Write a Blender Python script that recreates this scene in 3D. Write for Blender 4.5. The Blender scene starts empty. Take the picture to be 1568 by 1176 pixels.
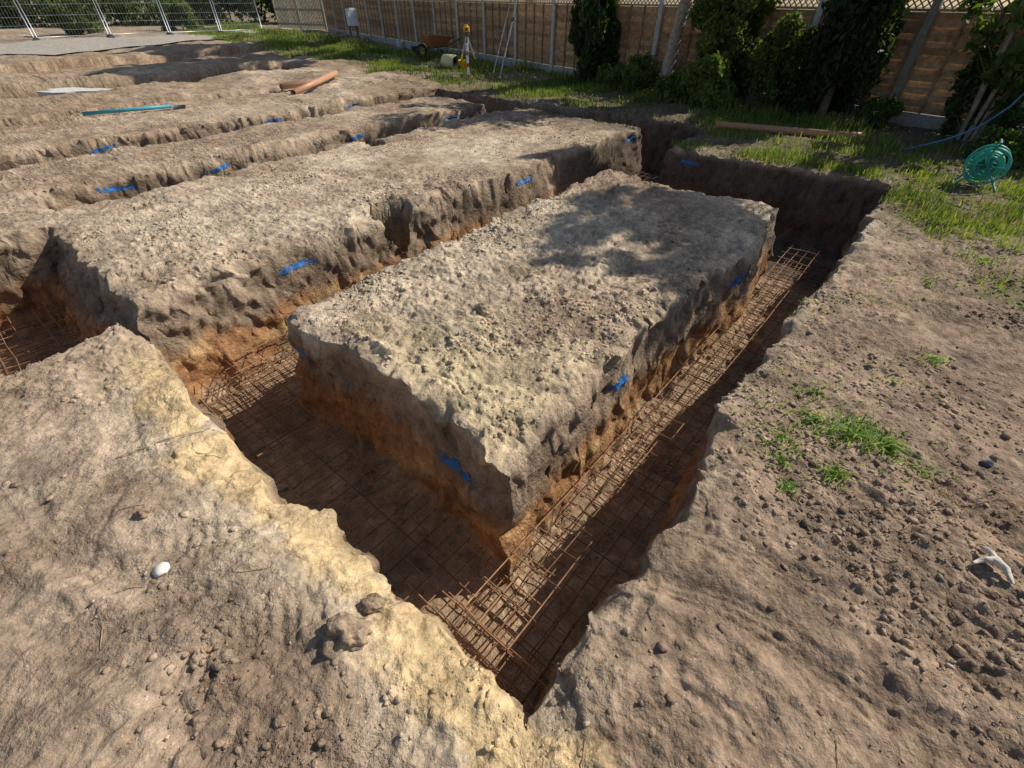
import bpy, math, random
import numpy as np
from mathutils import Vector, Matrix
random.seed(7); RNG=np.random.default_rng(11)
K=1.75
ANG=math.radians(49.8)
E1=np.array([math.cos(ANG),math.sin(ANG)]); E2=np.array([-math.sin(ANG),math.cos(ANG)])
A0=np.array([-.007*K,.854*K])
SC=bpy.context.scene
DEPTH=.93
EL=math.radians(41);AZ=math.radians(24)
SD=Vector((math.cos(EL)*math.cos(AZ),math.cos(EL)*math.sin(AZ),math.sin(EL)))
# ------------------------------------------------------------------ noise
def hsh(ix,iy,iz,seed):
    n=(ix.astype(np.int64)*374761393+iy.astype(np.int64)*668265263+iz.astype(np.int64)*1440670441+seed*974711)&0xffffffff
    n=((n^(n>>13))*1274126177)&0xffffffff
    n=n^(n>>16)
    return (n&0xffffff)/float(0xffffff)
def sm(t): return t*t*t*(t*(t*6-15)+10)
def vn2(x,y,seed=0):
    xi=np.floor(x);yi=np.floor(y);fx=sm(x-xi);fy=sm(y-yi)
    z=np.zeros_like(xi)
    a=hsh(xi,yi,z,seed);b=hsh(xi+1,yi,z,seed);c=hsh(xi,yi+1,z,seed);d=hsh(xi+1,yi+1,z,seed)
    return ((a*(1-fx)+b*fx)*(1-fy)+(c*(1-fx)+d*fx)*fy)*2-1
def vn3(x,y,z,seed=0):
    xi=np.floor(x);yi=np.floor(y);zi=np.floor(z);fx=sm(x-xi);fy=sm(y-yi);fz=sm(z-zi)
    r=0
    for dz,wz in ((0,1-fz),(1,fz)):
        for dy,wy in ((0,1-fy),(1,fy)):
            for dx,wx in ((0,1-fx),(1,fx)):
                r=r+hsh(xi+dx,yi+dy,zi+dz,seed)*wx*wy*wz
    return r*2-1
def fbm2(x,y,o,seed=0):
    r=0;a=1;s=0
    for i in range(o):
        r=r+a*vn2(x,y,seed+i*17);s+=a;a*=.5
        x,y=(x*1.62-y*1.18+3.1),(x*1.18+y*1.62-7.7)
    return r/s
def worley(x,y,seed=0):
    xi=np.floor(x);yi=np.floor(y);best=np.full(x.shape,9.);idv=np.zeros(x.shape)
    for dx in (-1,0,1):
        for dy in (-1,0,1):
            cx=xi+dx;cy=yi+dy;o=np.zeros_like(cx)
            px=cx+hsh(cx,cy,o,seed);py=cy+hsh(cx,cy,o,seed+5)
            d=np.hypot(px-x,py-y);m=d<best
            best=np.where(m,d,best);idv=np.where(m,hsh(cx,cy,o,seed+9),idv)
    return best,idv
def sstep(a,b,x):
    t=np.clip((x-a)/(b-a),0,1);return t*t*(3-2*t)
# ------------------------------------------------------------------ mesh helpers
def np_mesh(name,co,faces,col=None,smooth=True,mat=None):
    co=np.ascontiguousarray(co,dtype=np.float32);faces=np.ascontiguousarray(faces,dtype=np.int32)
    me=bpy.data.meshes.new(name);nf,k=faces.shape
    me.vertices.add(len(co));me.vertices.foreach_set("co",co.ravel())
    me.loops.add(nf*k);me.loops.foreach_set("vertex_index",faces.ravel())
    me.polygons.add(nf);me.polygons.foreach_set("loop_start",np.arange(nf,dtype=np.int32)*k)
    if smooth: me.polygons.foreach_set("use_smooth",np.ones(nf,dtype=bool))
    me.update(calc_edges=True)
    if col is not None:
        ca=me.color_attributes.new(name="Col",type='FLOAT_COLOR',domain='POINT')
        c4=np.ones((len(co),4),dtype=np.float32);c4[:,:3]=col
        ca.data.foreach_set("color",c4.ravel())
    ob=bpy.data.objects.new(name,me);SC.collection.objects.link(ob)
    if mat: me.materials.append(mat)
    return ob
def group(name,obs,loc=(0,0,0)):
    e=bpy.data.objects.new(name,None);SC.collection.objects.link(e)
    for o in obs: o.parent=e
    return e
class MB:
    def __init__(s): s.v=[];s.f=[];s.c=[]
    def add(s,vs,fs,col=(1,1,1)):
        b=len(s.v);s.v+=[tuple(v) for v in vs];s.f+=[tuple(i+b for i in f) for f in fs];s.c+=[col]*len(vs)
    def box(s,o,ux,uy,uz,lo,hi,col=(1,1,1)):
        o=Vector(o);vs=[]
        for z in (lo[2],hi[2]):
            for y in (lo[1],hi[1]):
                for x in (lo[0],hi[0]): vs.append(o+ux*x+uy*y+uz*z)
        s.add(vs,[(0,2,3,1),(4,5,7,6),(0,1,5,4),(2,6,7,3),(0,4,6,2),(1,3,7,5)],col)
    def tube(s,pts,r,n=8,col=(1,1,1),caps=True,closed=False):
        pts=[Vector(p) for p in pts];N=len(pts)
        rs=r if isinstance(r,(list,tuple)) else [r]*N
        vs=[];up=None
        for i,p in enumerate(pts):
            if closed: d=pts[(i+1)%N]-pts[i-1]
            else: d=pts[min(i+1,N-1)]-pts[max(i-1,0)]
            d=d.normalized() if d.length>1e-9 else Vector((0,0,1))
            if up is None: up=Vector((0,0,1)) if abs(d.z)<.9 else Vector((1,0,0))
            a=d.cross(up).normalized();b=a.cross(d).normalized();up=b
            for k in range(n):
                t=2*math.pi*k/n;vs.append(p+a*(rs[i]*math.cos(t))+b*(rs[i]*math.sin(t)))
        fs=[]
        M=N if closed else N-1
        for i in range(M):
            j=(i+1)%N
            for k in range(n): fs.append((i*n+k,i*n+(k+1)%n,j*n+(k+1)%n,j*n+k))
        if caps and not closed: fs.append(tuple(range(n)));fs.append(tuple(reversed(range((N-1)*n,N*n))))
        s.add(vs,fs,col)
    def make(s,name,mat,smooth=False,bevel=0):
        me=bpy.data.meshes.new(name);me.from_pydata(s.v,[],s.f)
        ca=me.color_attributes.new(name="Col",type='FLOAT_COLOR',domain='POINT')
        c4=np.ones((len(s.v),4),dtype=np.float32);c4[:,:3]=np.array(s.c)
        ca.data.foreach_set("color",c4.ravel())
        if smooth: me.polygons.foreach_set("use_smooth",np.ones(len(me.polygons),dtype=bool))
        me.update();me.materials.append(mat)
        ob=bpy.data.objects.new(name,me);SC.collection.objects.link(ob)
        if bevel:
            m=ob.modifiers.new("b",'BEVEL');m.width=bevel;m.segments=2
        return ob
X_=Vector((1,0,0));Y_=Vector((0,1,0));Z_=Vector((0,0,1))
# ------------------------------------------------------------------ materials
def mat_base(name):
    m=bpy.data.materials.new(name);m.use_nodes=True;nt=m.node_tree
    return m,nt,nt.nodes["Principled BSDF"]
def mat_col(name,rough=.9,var=.25,scale=20,bump=.0,bscale=60,metal=0,tint=(1,1,1),spec=.3):
    m,nt,b=mat_base(name)
    at=nt.nodes.new("ShaderNodeAttribute");at.attribute_name="Col"
    tc=nt.nodes.new("ShaderNodeTexCoord")
    no=nt.nodes.new("ShaderNodeTexNoise");no.inputs["Scale"].default_value=scale;no.inputs["Detail"].default_value=4
    nt.links.new(tc.outputs["Object"],no.inputs["Vector"])
    mr=nt.nodes.new("ShaderNodeMapRange");mr.inputs[1].default_value=.3;mr.inputs[2].default_value=.7
    mr.inputs[3].default_value=1-var;mr.inputs[4].default_value=1+var
    nt.links.new(no.outputs["Fac"],mr.inputs[0])
    mx=nt.nodes.new("ShaderNodeVectorMath");mx.operation='SCALE'
    nt.links.new(at.outputs["Color"],mx.inputs[0]);nt.links.new(mr.outputs[0],mx.inputs["Scale"])
    nt.links.new(mx.outputs[0],b.inputs["Base Color"])
    b.inputs["Roughness"].default_value=rough;b.inputs["Metallic"].default_value=metal
    b.inputs["Specular IOR Level"].default_value=spec
    if bump:
        n2=nt.nodes.new("ShaderNodeTexNoise");n2.inputs["Scale"].default_value=bscale;n2.inputs["Detail"].default_value=4
        nt.links.new(tc.outputs["Object"],n2.inputs["Vector"])
        bp=nt.nodes.new("ShaderNodeBump");bp.inputs["Distance"].default_value=bump;bp.inputs["Strength"].default_value=1
        nt.links.new(n2.outputs["Fac"],bp.inputs["Height"]);nt.links.new(bp.outputs[0],b.inputs["Normal"])
    return m
def mat_soil():
    m,nt,b=mat_base("soil")
    L=nt.links.new
    at=nt.nodes.new("ShaderNodeAttribute");at.attribute_name="Col"
    tc=nt.nodes.new("ShaderNodeTexCoord")
    def noise(s,d,r=.6):
        n=nt.nodes.new("ShaderNodeTexNoise");n.inputs["Scale"].default_value=s;n.inputs["Detail"].default_value=d;n.inputs["Roughness"].default_value=r
        L(tc.outputs["Object"],n.inputs["Vector"]);return n
    n1=noise(10,8,.85)
    mr=nt.nodes.new("ShaderNodeMapRange");mr.inputs[1].default_value=.35;mr.inputs[2].default_value=.65;mr.inputs[3].default_value=.48;mr.inputs[4].default_value=1.40
    L(n1.outputs["Fac"],mr.inputs[0])
    vo=nt.nodes.new("ShaderNodeTexVoronoi");vo.inputs["Scale"].default_value=75
    L(tc.outputs["Object"],vo.inputs["Vector"])
    lt=nt.nodes.new("ShaderNodeMath");lt.operation='LESS_THAN';lt.inputs[1].default_value=.24;L(vo.outputs["Distance"],lt.inputs[0])
    sepc=nt.nodes.new("ShaderNodeSeparateColor");L(vo.outputs["Color"],sepc.inputs[0])
    gt=nt.nodes.new("ShaderNodeMath");gt.operation='GREATER_THAN';gt.inputs[1].default_value=.88;L(sepc.outputs[0],gt.inputs[0])
    sp=nt.nodes.new("ShaderNodeMath");sp.operation='MULTIPLY';L(lt.outputs[0],sp.inputs[0]);L(gt.outputs[0],sp.inputs[1])
    sp2=nt.nodes.new("ShaderNodeMath");sp2.operation='MULTIPLY_ADD';L(sp.outputs[0],sp2.inputs[0]);sp2.inputs[1].default_value=.5;L(mr.outputs[0],sp2.inputs[2])
    mx=nt.nodes.new("ShaderNodeVectorMath");mx.operation='SCALE'
    L(at.outputs["Color"],mx.inputs[0]);L(sp2.outputs[0],mx.inputs["Scale"])
    L(mx.outputs[0],b.inputs["Base Color"])
    b.inputs["Roughness"].default_value=1;b.inputs["Specular IOR Level"].default_value=.1
    n3=noise(30,5,.64);n4=noise(2.2,3,.6)
    m2=nt.nodes.new("ShaderNodeMapRange");m2.inputs[1].default_value=.40;m2.inputs[2].default_value=.62;m2.inputs[3].default_value=.48;m2.inputs[4].default_value=.95
    L(n4.outputs["Fac"],m2.inputs[0])
    bp=nt.nodes.new("ShaderNodeBump");bp.inputs["Distance"].default_value=.045
    L(m2.outputs[0],bp.inputs["Strength"]);L(n3.outputs["Fac"],bp.inputs["Height"]);L(bp.outputs[0],b.inputs["Normal"])
    return m
def mat_leaf(name,trans=.35):
    m=bpy.data.materials.new(name);m.use_nodes=True;nt=m.node_tree;nt.nodes.clear();L=nt.links.new
    at=nt.nodes.new("ShaderNodeAttribute");at.attribute_name="Col"
    d=nt.nodes.new("ShaderNodeBsdfPrincipled");d.inputs["Roughness"].default_value=.6;d.inputs["Specular IOR Level"].default_value=.3
    t=nt.nodes.new("ShaderNodeBsdfTranslucent")
    vm=nt.nodes.new("ShaderNodeVectorMath");vm.operation='MULTIPLY';vm.inputs[1].default_value=(1.7,1.7,.6)
    L(at.outputs["Color"],d.inputs["Base Color"]);L(at.outputs["Color"],vm.inputs[0]);L(vm.outputs[0],t.inputs["Color"])
    mx=nt.nodes.new("ShaderNodeMixShader");mx.inputs[0].default_value=trans;L(d.outputs[0],mx.inputs[1]);L(t.outputs[0],mx.inputs[2])
    o=nt.nodes.new("ShaderNodeOutputMaterial");L(mx.outputs[0],o.inputs["Surface"]);return m
SOIL=mat_soil()
LEAF=mat_leaf("foliage",.42)
RUST=mat_col("rusty_steel",.85,.4,25)
WOOD=mat_col("wood",.8,.35,14)
PLAST=mat_col("plastic",.45,.08,8)
METAL=mat_col("galvanised",.45,.15,20,metal=.6)
CONC=mat_col("concrete",.95,.2,12)
BARK=mat_col("bark",.95,.35,14,.02,25)
PAINT=mat_col("marker_paint",.6,.45,50)
# ------------------------------------------------------------------ trench layout (units of K in p,q)
RECTS=[ # p0,p1,q0,q1
 (-.46,3.55,-.43,0),      # T1
 (-.46,0,-.43,1.77),      # T2
 (-.46,4.5,1.23,1.77),    # T3
 (2.58,3.55,-.43,1.77),   # T5
 (4.05,4.5,1.23,5.2),     # T9
 (-.30,4.5,3.35,3.85),    # T4
 (-.60,4.5,4.72,5.2),     # T8
 (-1.15,-.38,1.6,3.12),   # T7
 (-.5,4.6,8.6,9.6),(-.5,6.,11.6,12.9),(-2,3.,6.6,7.0)
]
RECTS=[tuple(v*K for v in r) for r in RECTS]
CIRC=[(1.0,1.84,.14),(2.0,3.27,.1)]
WP=sorted({(r[0],1) for r in RECTS[:8]}|{(r[1],-1) for r in RECTS[:8]});WQ=sorted({(r[2],1) for r in RECTS if r[2]<6*K}|{(r[3],-1) for r in RECTS if r[3]<6*K})
def lines(f0,f1,s0,g,lo,hi,walls):
    pts=list(np.arange(f0,f1,s0))
    for sgn,st,end in ((1,f1,hi),(-1,f0,lo)):
        x=st;s=s0;gg=g if (sgn>0) else .05
        while (x<end if sgn>0 else x>end):
            pts.append(x);d=abs(x-st);s=s0+gg*d+ (max(0,d-22)*.08)
            x+=sgn*s
    base=sorted(pts);allp=[(x,1) for x in base]
    for w,sg in walls:
        for x in np.linspace(w-sg*.03,w+sg*.15,26): allp.append((x,0))
    allp.sort();out=[allp[0]]
    for a in allp[1:]:
        if a[0]-out[-1][0]>.0035: out.append(a)
    return np.array([a[0] for a in out]),np.array([a[1] for a in out],bool)
P1,bP=lines(-2.3,1.6,.012,.0075,-90,130,WP)
Q1,bQ=lines(-2.4,2.4,.012,.0075,-90,130,WQ)
PP,QQ=np.meshgrid(P1,Q1,indexing='ij')
FA=np.array([3.73,5.22])*K; FB=np.array([.645,8.89])*K; FC=np.array([-6.2,19.6])*K
FR=FA+(FA-FB)*1.3
def fdist(X,Y):
    def seg(a,b):
        u=(b-a)/np.linalg.norm(b-a);n=np.array([-u[1],u[0]])
        return (X-a[0])*n[0]+(Y-a[1])*n[1]
    return seg(FR,FB),seg(FB,FC)
TREADS=[(-.53,.36,.5),(-1.04,.66,1.9),(-.95,.45,.9),(-1.15,.95,2.3),(-.75,.62,.2),(1.2,.7,1.2),(.95,.4,.6),(-.62,.22,1.4)]
TRACKS=[((.30,.50),(.95,.10)),((.42,.62),(1.15,.16)),((1.25,.55),(.95,1.15)),((-1.3,.75),(-.35,.25)),((-1.35,.62),(-.42,.16))]
def terrain(p,q):
    X=A0[0]+p*E1[0]+q*E2[0];Y=A0[1]+p*E1[1]+q*E2[1]
    D=np.full(p.shape,-50.)
    for r in RECTS:
        D=np.maximum(D,np.minimum(np.minimum(p-r[0],r[1]-p),np.minimum(q-r[2],r[3]-q)))
    for c in CIRC:
        D=np.maximum(D,c[2]*K-np.hypot(p-c[0]*K,q-c[1]*K))
    w=.09+.10*sstep(.1,.8,fbm2(p*.9+5,q*.9,2,31))
    slump=sstep(1.6,1.8,q/K)*sstep(.35,.1,p/K)*sstep(-.7,-.5,p/K)*sstep(3.3,3.0,q/K)
    w=w+.34*slump
    lipL=sstep(-.2,-.45,p/K)*sstep(1.5,1.2,q/K)*sstep(-.75,-.3,q/K)
    R0=np.hypot(X,Y)
    far=sstep(9,16,R0)
    t=np.clip(D/w,0,1)
    lipd=np.where(lipL>.5,.09,.045)*(.7+.6*vn2(p*2.2,q*2.2,4))
    lipw=.06+.10*lipL
    z=-lipd*np.exp(np.minimum(D,0)/lipw)
    floor=-DEPTH+.02*fbm2(p*3,q*3,3,8)
    deb=.12*np.exp(-np.maximum(D-w,0)/.07)*np.clip(.2+vn2(p*3,q*3,77),0,1)
    tt=t**.85
    z=np.where(D>0,-lipd+(floor+deb+lipd)*tt,z)
    top=sstep(.03,-.05,D)
    z=z+(.05*fbm2(p*.6,q*.6,3,2)+.02*far*fbm2(p*.3,q*.3,2,9))*np.clip(1-t,0,1)
    z=z+.16*far*fbm2(p*.7+9,q*.7,4,19)*top*sstep(60,30,R0)
    rough=.6+.5*fbm2(p*.8+3,q*.8,2,55)
    blockm=sstep(-.02,.05,p/K)*sstep(2.6,2.5,p/K)*sstep(-.02,.05,q/K)*sstep(1.25,1.2,q/K)
    comp=.50+.50*sstep(-.25,.25,fbm2(p*1.1+8,q*1.1,4,57))   # compacted / loose areas
    comp=np.maximum(comp,.8*blockm)
    amp=(.85+.20*blockm)*comp
    wx=.02*vn2(p*14,q*14,3);wy=.02*vn2(p*14,q*14,5)
    f1,i1=worley((p+wx)*6,(q+wy)*6,21)
    f2,i2=worley((p+wx)*15,(q+wy)*15,22)
    f3,i3=worley(p*34+vn2(p*40,q*40,7)*.4,q*34,23)
    c1=np.clip(.55-f1,0,1)*(i1>.6)*i1
    c2=np.clip(.6-f2,0,1)*(i2>.45)*i2
    c3=np.clip(.6-f3,0,1)*(i3>.35)
    lump=(.055*c1+.05*c2+.03*c3)*rough*amp
    fb=fbm2(p*4,q*4,6,41)
    rid=1-np.abs(fbm2(p*3+.5,q*2.1,4,63))*2
    ridf=1-np.abs(fbm2(p*9+.5,q*8.1,4,64))*2
    ridg=1-np.abs(fbm2(p*19+.5,q*19.1,3,65))*2
    gro=fbm2(p*1.5,q*9,4,71)*sstep(0,.4,vn2(p*.7,q*.7,72))
    tread=0
    for (tx,ty,ta) in TREADS:
        u=(X-tx*K)*math.cos(ta)+(Y-ty*K)*math.sin(ta);v=-(X-tx*K)*math.sin(ta)+(Y-ty*K)*math.cos(ta)
        m=sstep(1,.75,np.maximum(np.abs(u)/.26,np.abs(v)/.10)+.25*vn2(X*6,Y*6,8))
        tread=tread+m*(.007*np.sin(u*2*math.pi/.05+1.2*np.abs(v)*20)*(.5+.5*vn2(X*9,Y*9,12))-.015)
    for (a,b) in TRACKS:
        a=np.array(a)*K;b=np.array(b)*K;L_=np.linalg.norm(b-a);d=(b-a)/L_
        u=(X-a[0])*d[0]+(Y-a[1])*d[1];v=-(X-a[0])*d[1]+(Y-a[1])*d[0]+.02*vn2(X*3,Y*3,14)
        m=sstep(-.1,.15,u)*sstep(L_+.1,L_-.15,u)
        for off in (-.035,.0,.035):
            tread=tread-m*.014*np.exp(-((v-off)/.009)**2)*(.5+.5*vn2(u*7,v*3+off*90,15))
        tread=tread-m*.012*sstep(.085,.06,np.abs(v))
    z=z+(lump+(.028*fb+.012*rid+.013*ridf+.011*ridg+.016*gro)*amp+tread)*(.35+.65*np.clip(1-t,0,1))
    wl=sstep(-.25,.02,D)*sstep(w+.25,w,D)
    zz=z
    dx=.07*vn2(p*.9,q*.9,91)+.025*vn2(p*2.6,q*2.6,92)+wl*(.03*vn3(p*4,q*4,zz*5,93)+.035*vn3(p*9,q*9,zz*11,94)+.02*vn3(p*21,q*21,zz*24,98))
    dy=.07*vn2(p*.9,q*.9,95)+.025*vn2(p*2.6,q*2.6,96)+wl*(.03*vn3(p*4,q*4,zz*5,97)+.035*vn3(p*9,q*9,zz*11,99)+.02*vn3(p*21,q*21,zz*24,90))
    tipm=sstep(.5,-.3,p/K)*sstep(-.2,-.4,q/K)*sstep(-1.2,-.5,q/K)
    dy=dy+.07*tipm
    z=z+wl*.03*vn3(p*7,q*7,zz*7,89)
    p2=p+dx;q2=q+dy
    X=A0[0]+p2*E1[0]+q2*E2[0];Y=A0[1]+p2*E1[1]+q2*E2[1]
    def C(*c): return np.array(c)
    def mix(a,b,m): return a*(1-m[...,None])+b*m[...,None]
    n1=fbm2(p*.7,q*.7,4,101);n2=fbm2(p*3.3,q*3.3,4,102)
    col=np.ones(p.shape+(3,))*C(.46,.345,.235)
    col=mix(col,C(.56,.445,.31),sstep(-.1,.5,n1+.3*n2))
    col=mix(col,C(.32,.225,.15),sstep(.05,.55,-n1+.5*n2)*.85)
    rb=sstep(-.40,-.6,q/K)
    col=mix(col,C(.37,.265,.18),rb*.85)
    lf=sstep(-.55,-.75,p/K)*sstep(1.9,1.5,q/K)
    col=mix(col,C(.40,.295,.205),lf*.85)
    n5=fbm2(p*1.7+11,q*1.7,5,151)
    col=mix(col,C(.23,.155,.102),sstep(.06,.5,n5)*.65*np.clip(rb+lf+.3,0,1))
    n6=fbm2(p*.45+11,q*.45,4,153)
    col=mix(col,C(.26,.18,.12),sstep(.05,.4,n6)*.45*np.clip(rb+lf,0,1))
    ye=sstep(.50,.0,np.abs(p/K+.50)*4.6+.5*n2)*sstep(1.5,1.0,q/K)*sstep(-.75,-.4,q/K)
    col=mix(col,C(.68,.49,.26),np.clip(ye*1.4,0,.92)*sstep(-.55,-.3,z))
    ye2=sstep(.25,.5,fbm2(p*1.3+2,q*1.3,4,161))*lf*sstep(-1.3,-.8,p/K)
    col=mix(col,C(.54,.40,.23),ye2*.4)
    yb=sstep(.6,.1,np.hypot(p/K-.15,(q/K-.25)*.8)+.3*n2)*blockm
    col=mix(col,C(.60,.475,.28),yb*.7)
    rd=sstep(9,14,R0)*sstep(.0,.5,fbm2(p*.4,q*.4,3,131)+.3)
    col=mix(col,C(.34,.24,.155),rd*.75)
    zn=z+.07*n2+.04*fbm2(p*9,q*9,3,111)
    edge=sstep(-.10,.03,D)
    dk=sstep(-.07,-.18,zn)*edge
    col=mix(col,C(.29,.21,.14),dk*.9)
    oc=sstep(-.38,-.52,zn+.06*fbm2(p*2.,q*2.,2,112))
    ocol=mix(np.ones(p.shape+(3,))*C(.38,.19,.085),C(.54,.345,.16),sstep(-.1,.6,fbm2(p*2,z*6+q*2,3,141)))
    ocol=mix(ocol,C(.19,.12,.075),sstep(.1,.4,fbm2(p*3.1+4,z*7+q*3.1,3,142))*.75)
    col=mix(col,ocol,oc*.92)
    fl=sstep(-.80,-.86,z)
    col=mix(col,C(.40,.29,.185),fl*.8)
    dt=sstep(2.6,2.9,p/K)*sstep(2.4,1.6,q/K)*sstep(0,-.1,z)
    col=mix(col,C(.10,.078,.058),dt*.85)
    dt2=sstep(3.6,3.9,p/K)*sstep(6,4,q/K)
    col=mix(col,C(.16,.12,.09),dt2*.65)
    cavity_shade=np.clip(f1*1.2-.5,0,1)*.25  # cavity shade painted into the soil colour between lumps
    col=col*(1-cavity_shade[...,None])*(1+.34*np.clip(fb+.35*ridf-.22,-1,1))[...,None]  # relief shading in the colour: hollows darker, ridges lighter
    d1,d2=fdist(X,Y)
    fd=np.minimum(d1,d2)
    n7=fbm2(X*.55,Y*.55,4,171)
    gr=sstep(2.25,1.65,fd/K+.7*n7)*(.55+.45*sstep(-.3,.1,fbm2(X*1.3,Y*1.3,3,172)))
    gr=np.maximum(gr,.85*sstep(4.0,3.2,fd/K+1.1*n7)*sstep(-.62,-.9,q/K)*sstep(1.5,2.1,p/K)*sstep(-.3,.1,fbm2(X*1.8,Y*1.8,3,173)))
    gr=gr*sstep(.0,-.1,D)
    col=mix(col,C(.14,.125,.06),gr*.72)
    col=np.clip(col,.02,.85)
    return X,Y,z,col,D,gr,fd
X,Y,Z,COL,DD,GR,FD=terrain(PP,QQ)
ni,nj=PP.shape
idx=np.arange(ni*nj).reshape(ni,nj)
faces=np.stack([idx[:-1,:-1],idx[1:,:-1],idx[1:,1:],idx[:-1,1:]],-1).reshape(-1,4)
co=np.stack([X,Y,Z],-1).reshape(-1,3)
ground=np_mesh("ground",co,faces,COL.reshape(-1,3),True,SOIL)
bm2=np.outer(bP,bQ)
bpy.context.view_layer.update()
def gz(x,y,d=0):
    ok,lo,no,ix=ground.ray_cast(Vector((x,y,3)),Vector((0,0,-1)))
    return lo.z if ok else d
# ------------------------------------------------------------------ clods
import bmesh
bm=bmesh.new();bmesh.ops.create_icosphere(bm,subdivisions=1,radius=1)
ICV=np.array([v.co[:] for v in bm.verts]);ICF=np.array([[v.index for v in f.verts] for f in bm.faces]);bm.free()
def scatter_rocks(name,pos,size,col,mat,flat=.7):
    n=len(pos);m=len(ICV)
    R=RNG.normal(size=(n,3,3));Qm,_=np.linalg.qr(R)
    v=ICV[None]*(1+RNG.uniform(-.4,.4,(n,m,1)))
    v=v*RNG.uniform(.55,1.3,(n,1,3))
    v=np.einsum('nij,nmj->nmi',Qm,v);v[...,2]*=flat
    v=v*size[:,None,None]+pos[:,None]
    f=(ICF[None]+(np.arange(n)*m)[:,None,None]).reshape(-1,3)
    c=np.repeat(col,m,axis=0)
    return np_mesh(name,v.reshape(-1,3),f,c,False,mat)
near=(np.hypot(X,Y)<13)&bm2
cand=np.flatnonzero((near&((DD<.0)|(DD>.13))).ravel())
dens=fbm2(PP*1.5+4,QQ*1.5,4,201).ravel()[cand]
wgt=np.clip(.3+dens*2.0,.06,2)**1.5;wgt/=wgt.sum()
pick=RNG.choice(cand,60000,p=wgt)
pos=co[pick]+RNG.uniform(-.01,.01,(len(pick),3))*[1,1,0]
size=.0028+.017*RNG.random(len(pick))**6+.0005*np.hypot(pos[:,0],pos[:,1])
cc=COL.reshape(-1,3)[pick]*RNG.uniform(.85,1.4,(len(pick),1))
scatter_rocks("soil_clods",pos,size,np.clip(cc,0,.85),SOIL,.6)
pick=RNG.choice(cand,260)
pos=co[pick];size=.005+.012*RNG.random(260)**3
gcol=np.array([.38,.33,.27])*RNG.uniform(.4,1.1,(260,1))
scatter_rocks("pebbles",pos,size,gcol,CONC,.6)
def stone(name,x,y,s,col,flat=.6,n=3,mat=None):
    bm=bmesh.new();bmesh.ops.create_icosphere(bm,subdivisions=n,radius=1);rnd=random.uniform(0,50)
    vs=np.array([v.co[:] for v in bm.verts]);fs=[[v.index for v in f.verts] for f in bm.faces];bm.free()
    d=1+.38*vn3(vs[:,0]*1.3+rnd,vs[:,1]*1.3,vs[:,2]*1.3,5)+.22*vn3(vs[:,0]*3.5+rnd,vs[:,1]*3.5,vs[:,2]*3.5,6)+.10*vn3(vs[:,0]*9+rnd,vs[:,1]*9,vs[:,2]*9,7)
    vs=vs*d[:,None]*s*np.array([1,.75,flat])+np.array([x,y,gz(x,y)+s*flat*.2])
    return np_mesh(name,vs,np.array(fs),np.tile(col,(len(vs),1)),n>=3,mat or CONC)
stone("white_stone",-.792*K,.516*K,.040,(.62,.58,.51),.45,2)
stone("dark_stone",1.334*K,.836*K,.028,(.09,.09,.10),.7)
stone("soil_lump",-.335*K,.385*K,.085,(.33,.24,.16),.65,5,SOIL)
stone("soil_lump",-.30*K,.45*K,.045,(.33,.24,.16),.65,4,SOIL)
stone("soil_lump",-.56*K,.33*K,.04,(.38,.29,.2),.7,4,SOIL)
stone("soil_lump",-.92*K,.66*K,.035,(.31,.21,.14),.6,4,SOIL)
stone("soil_lump",-.12*K,1.62*K,.06,(.42,.33,.23),.7,4,SOIL)
stone("grey_stone",-1.02*K,1.18*K,.075,(.40,.33,.27),.45,3,SOIL)
stone("grey_stone",-.94*K,1.14*K,.045,(.36,.31,.26),.5,3,SOIL)
mb=MB()
for i in range(260):
    j=RNG.choice(cand);x,y,z=co[j]
    if z<-.3 or math.hypot(x,y)>6: continue
    a=random.uniform(0,6.28);l=random.uniform(.03,.16);b=random.uniform(-.6,.6)
    pts=[]
    for t in (0,.33,.66,1):
        xx=x+math.cos(a+b*t)*l*t;yy=y+math.sin(a+b*t)*l*t;pts.append((xx,yy,gz(xx,yy)+.004))
    s=random.uniform(.6,1.6);mb.tube(pts,[.0016,.0018,.0014,.0008],4,(.26*s,.19*s,.12*s))
mb.make("twigs",BARK)
mb=MB();x,y=1.079*K,.5096*K;z=gz(x,y)+.016;RC=(.50,.44,.36)
mb.tube([(x-.065,y+.03,z),(x-.03,y+.036,z+.012),(x+.005,y+.028,z+.022),(x+.024,y-.005,z+.014),(x+.020,y-.055,z)],[.005,.012,.019,.014,.005],8,RC)
mb.tube([(x+.003,y+.027,z+.02),(x+.014,y+.06,z+.022),(x+.006,y+.095,z+.01)],[.015,.012,.006],8,RC)
mb.make("pale_root",BARK,True)
mb=MB();pts=[]
for i in range(14):
    t=i/13;x=(-1.13+.66*t)*K;y=(.86+.34*t)*K+.05*math.sin(t*5);pts.append((x,y,gz(x,y)+.008))
mb.tube(pts,.0025,5,(.3,.22,.15));pts=[]
for i in range(12):
    t=i/11;x=(.95+.5*t)*K;y=(.62+.18*t)*K+.03*math.sin(t*7);pts.append((x,y,gz(x,y)+.006))
mb.tube(pts,.002,5,(.25,.18,.12));mb.make("root_strands",BARK)
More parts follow.
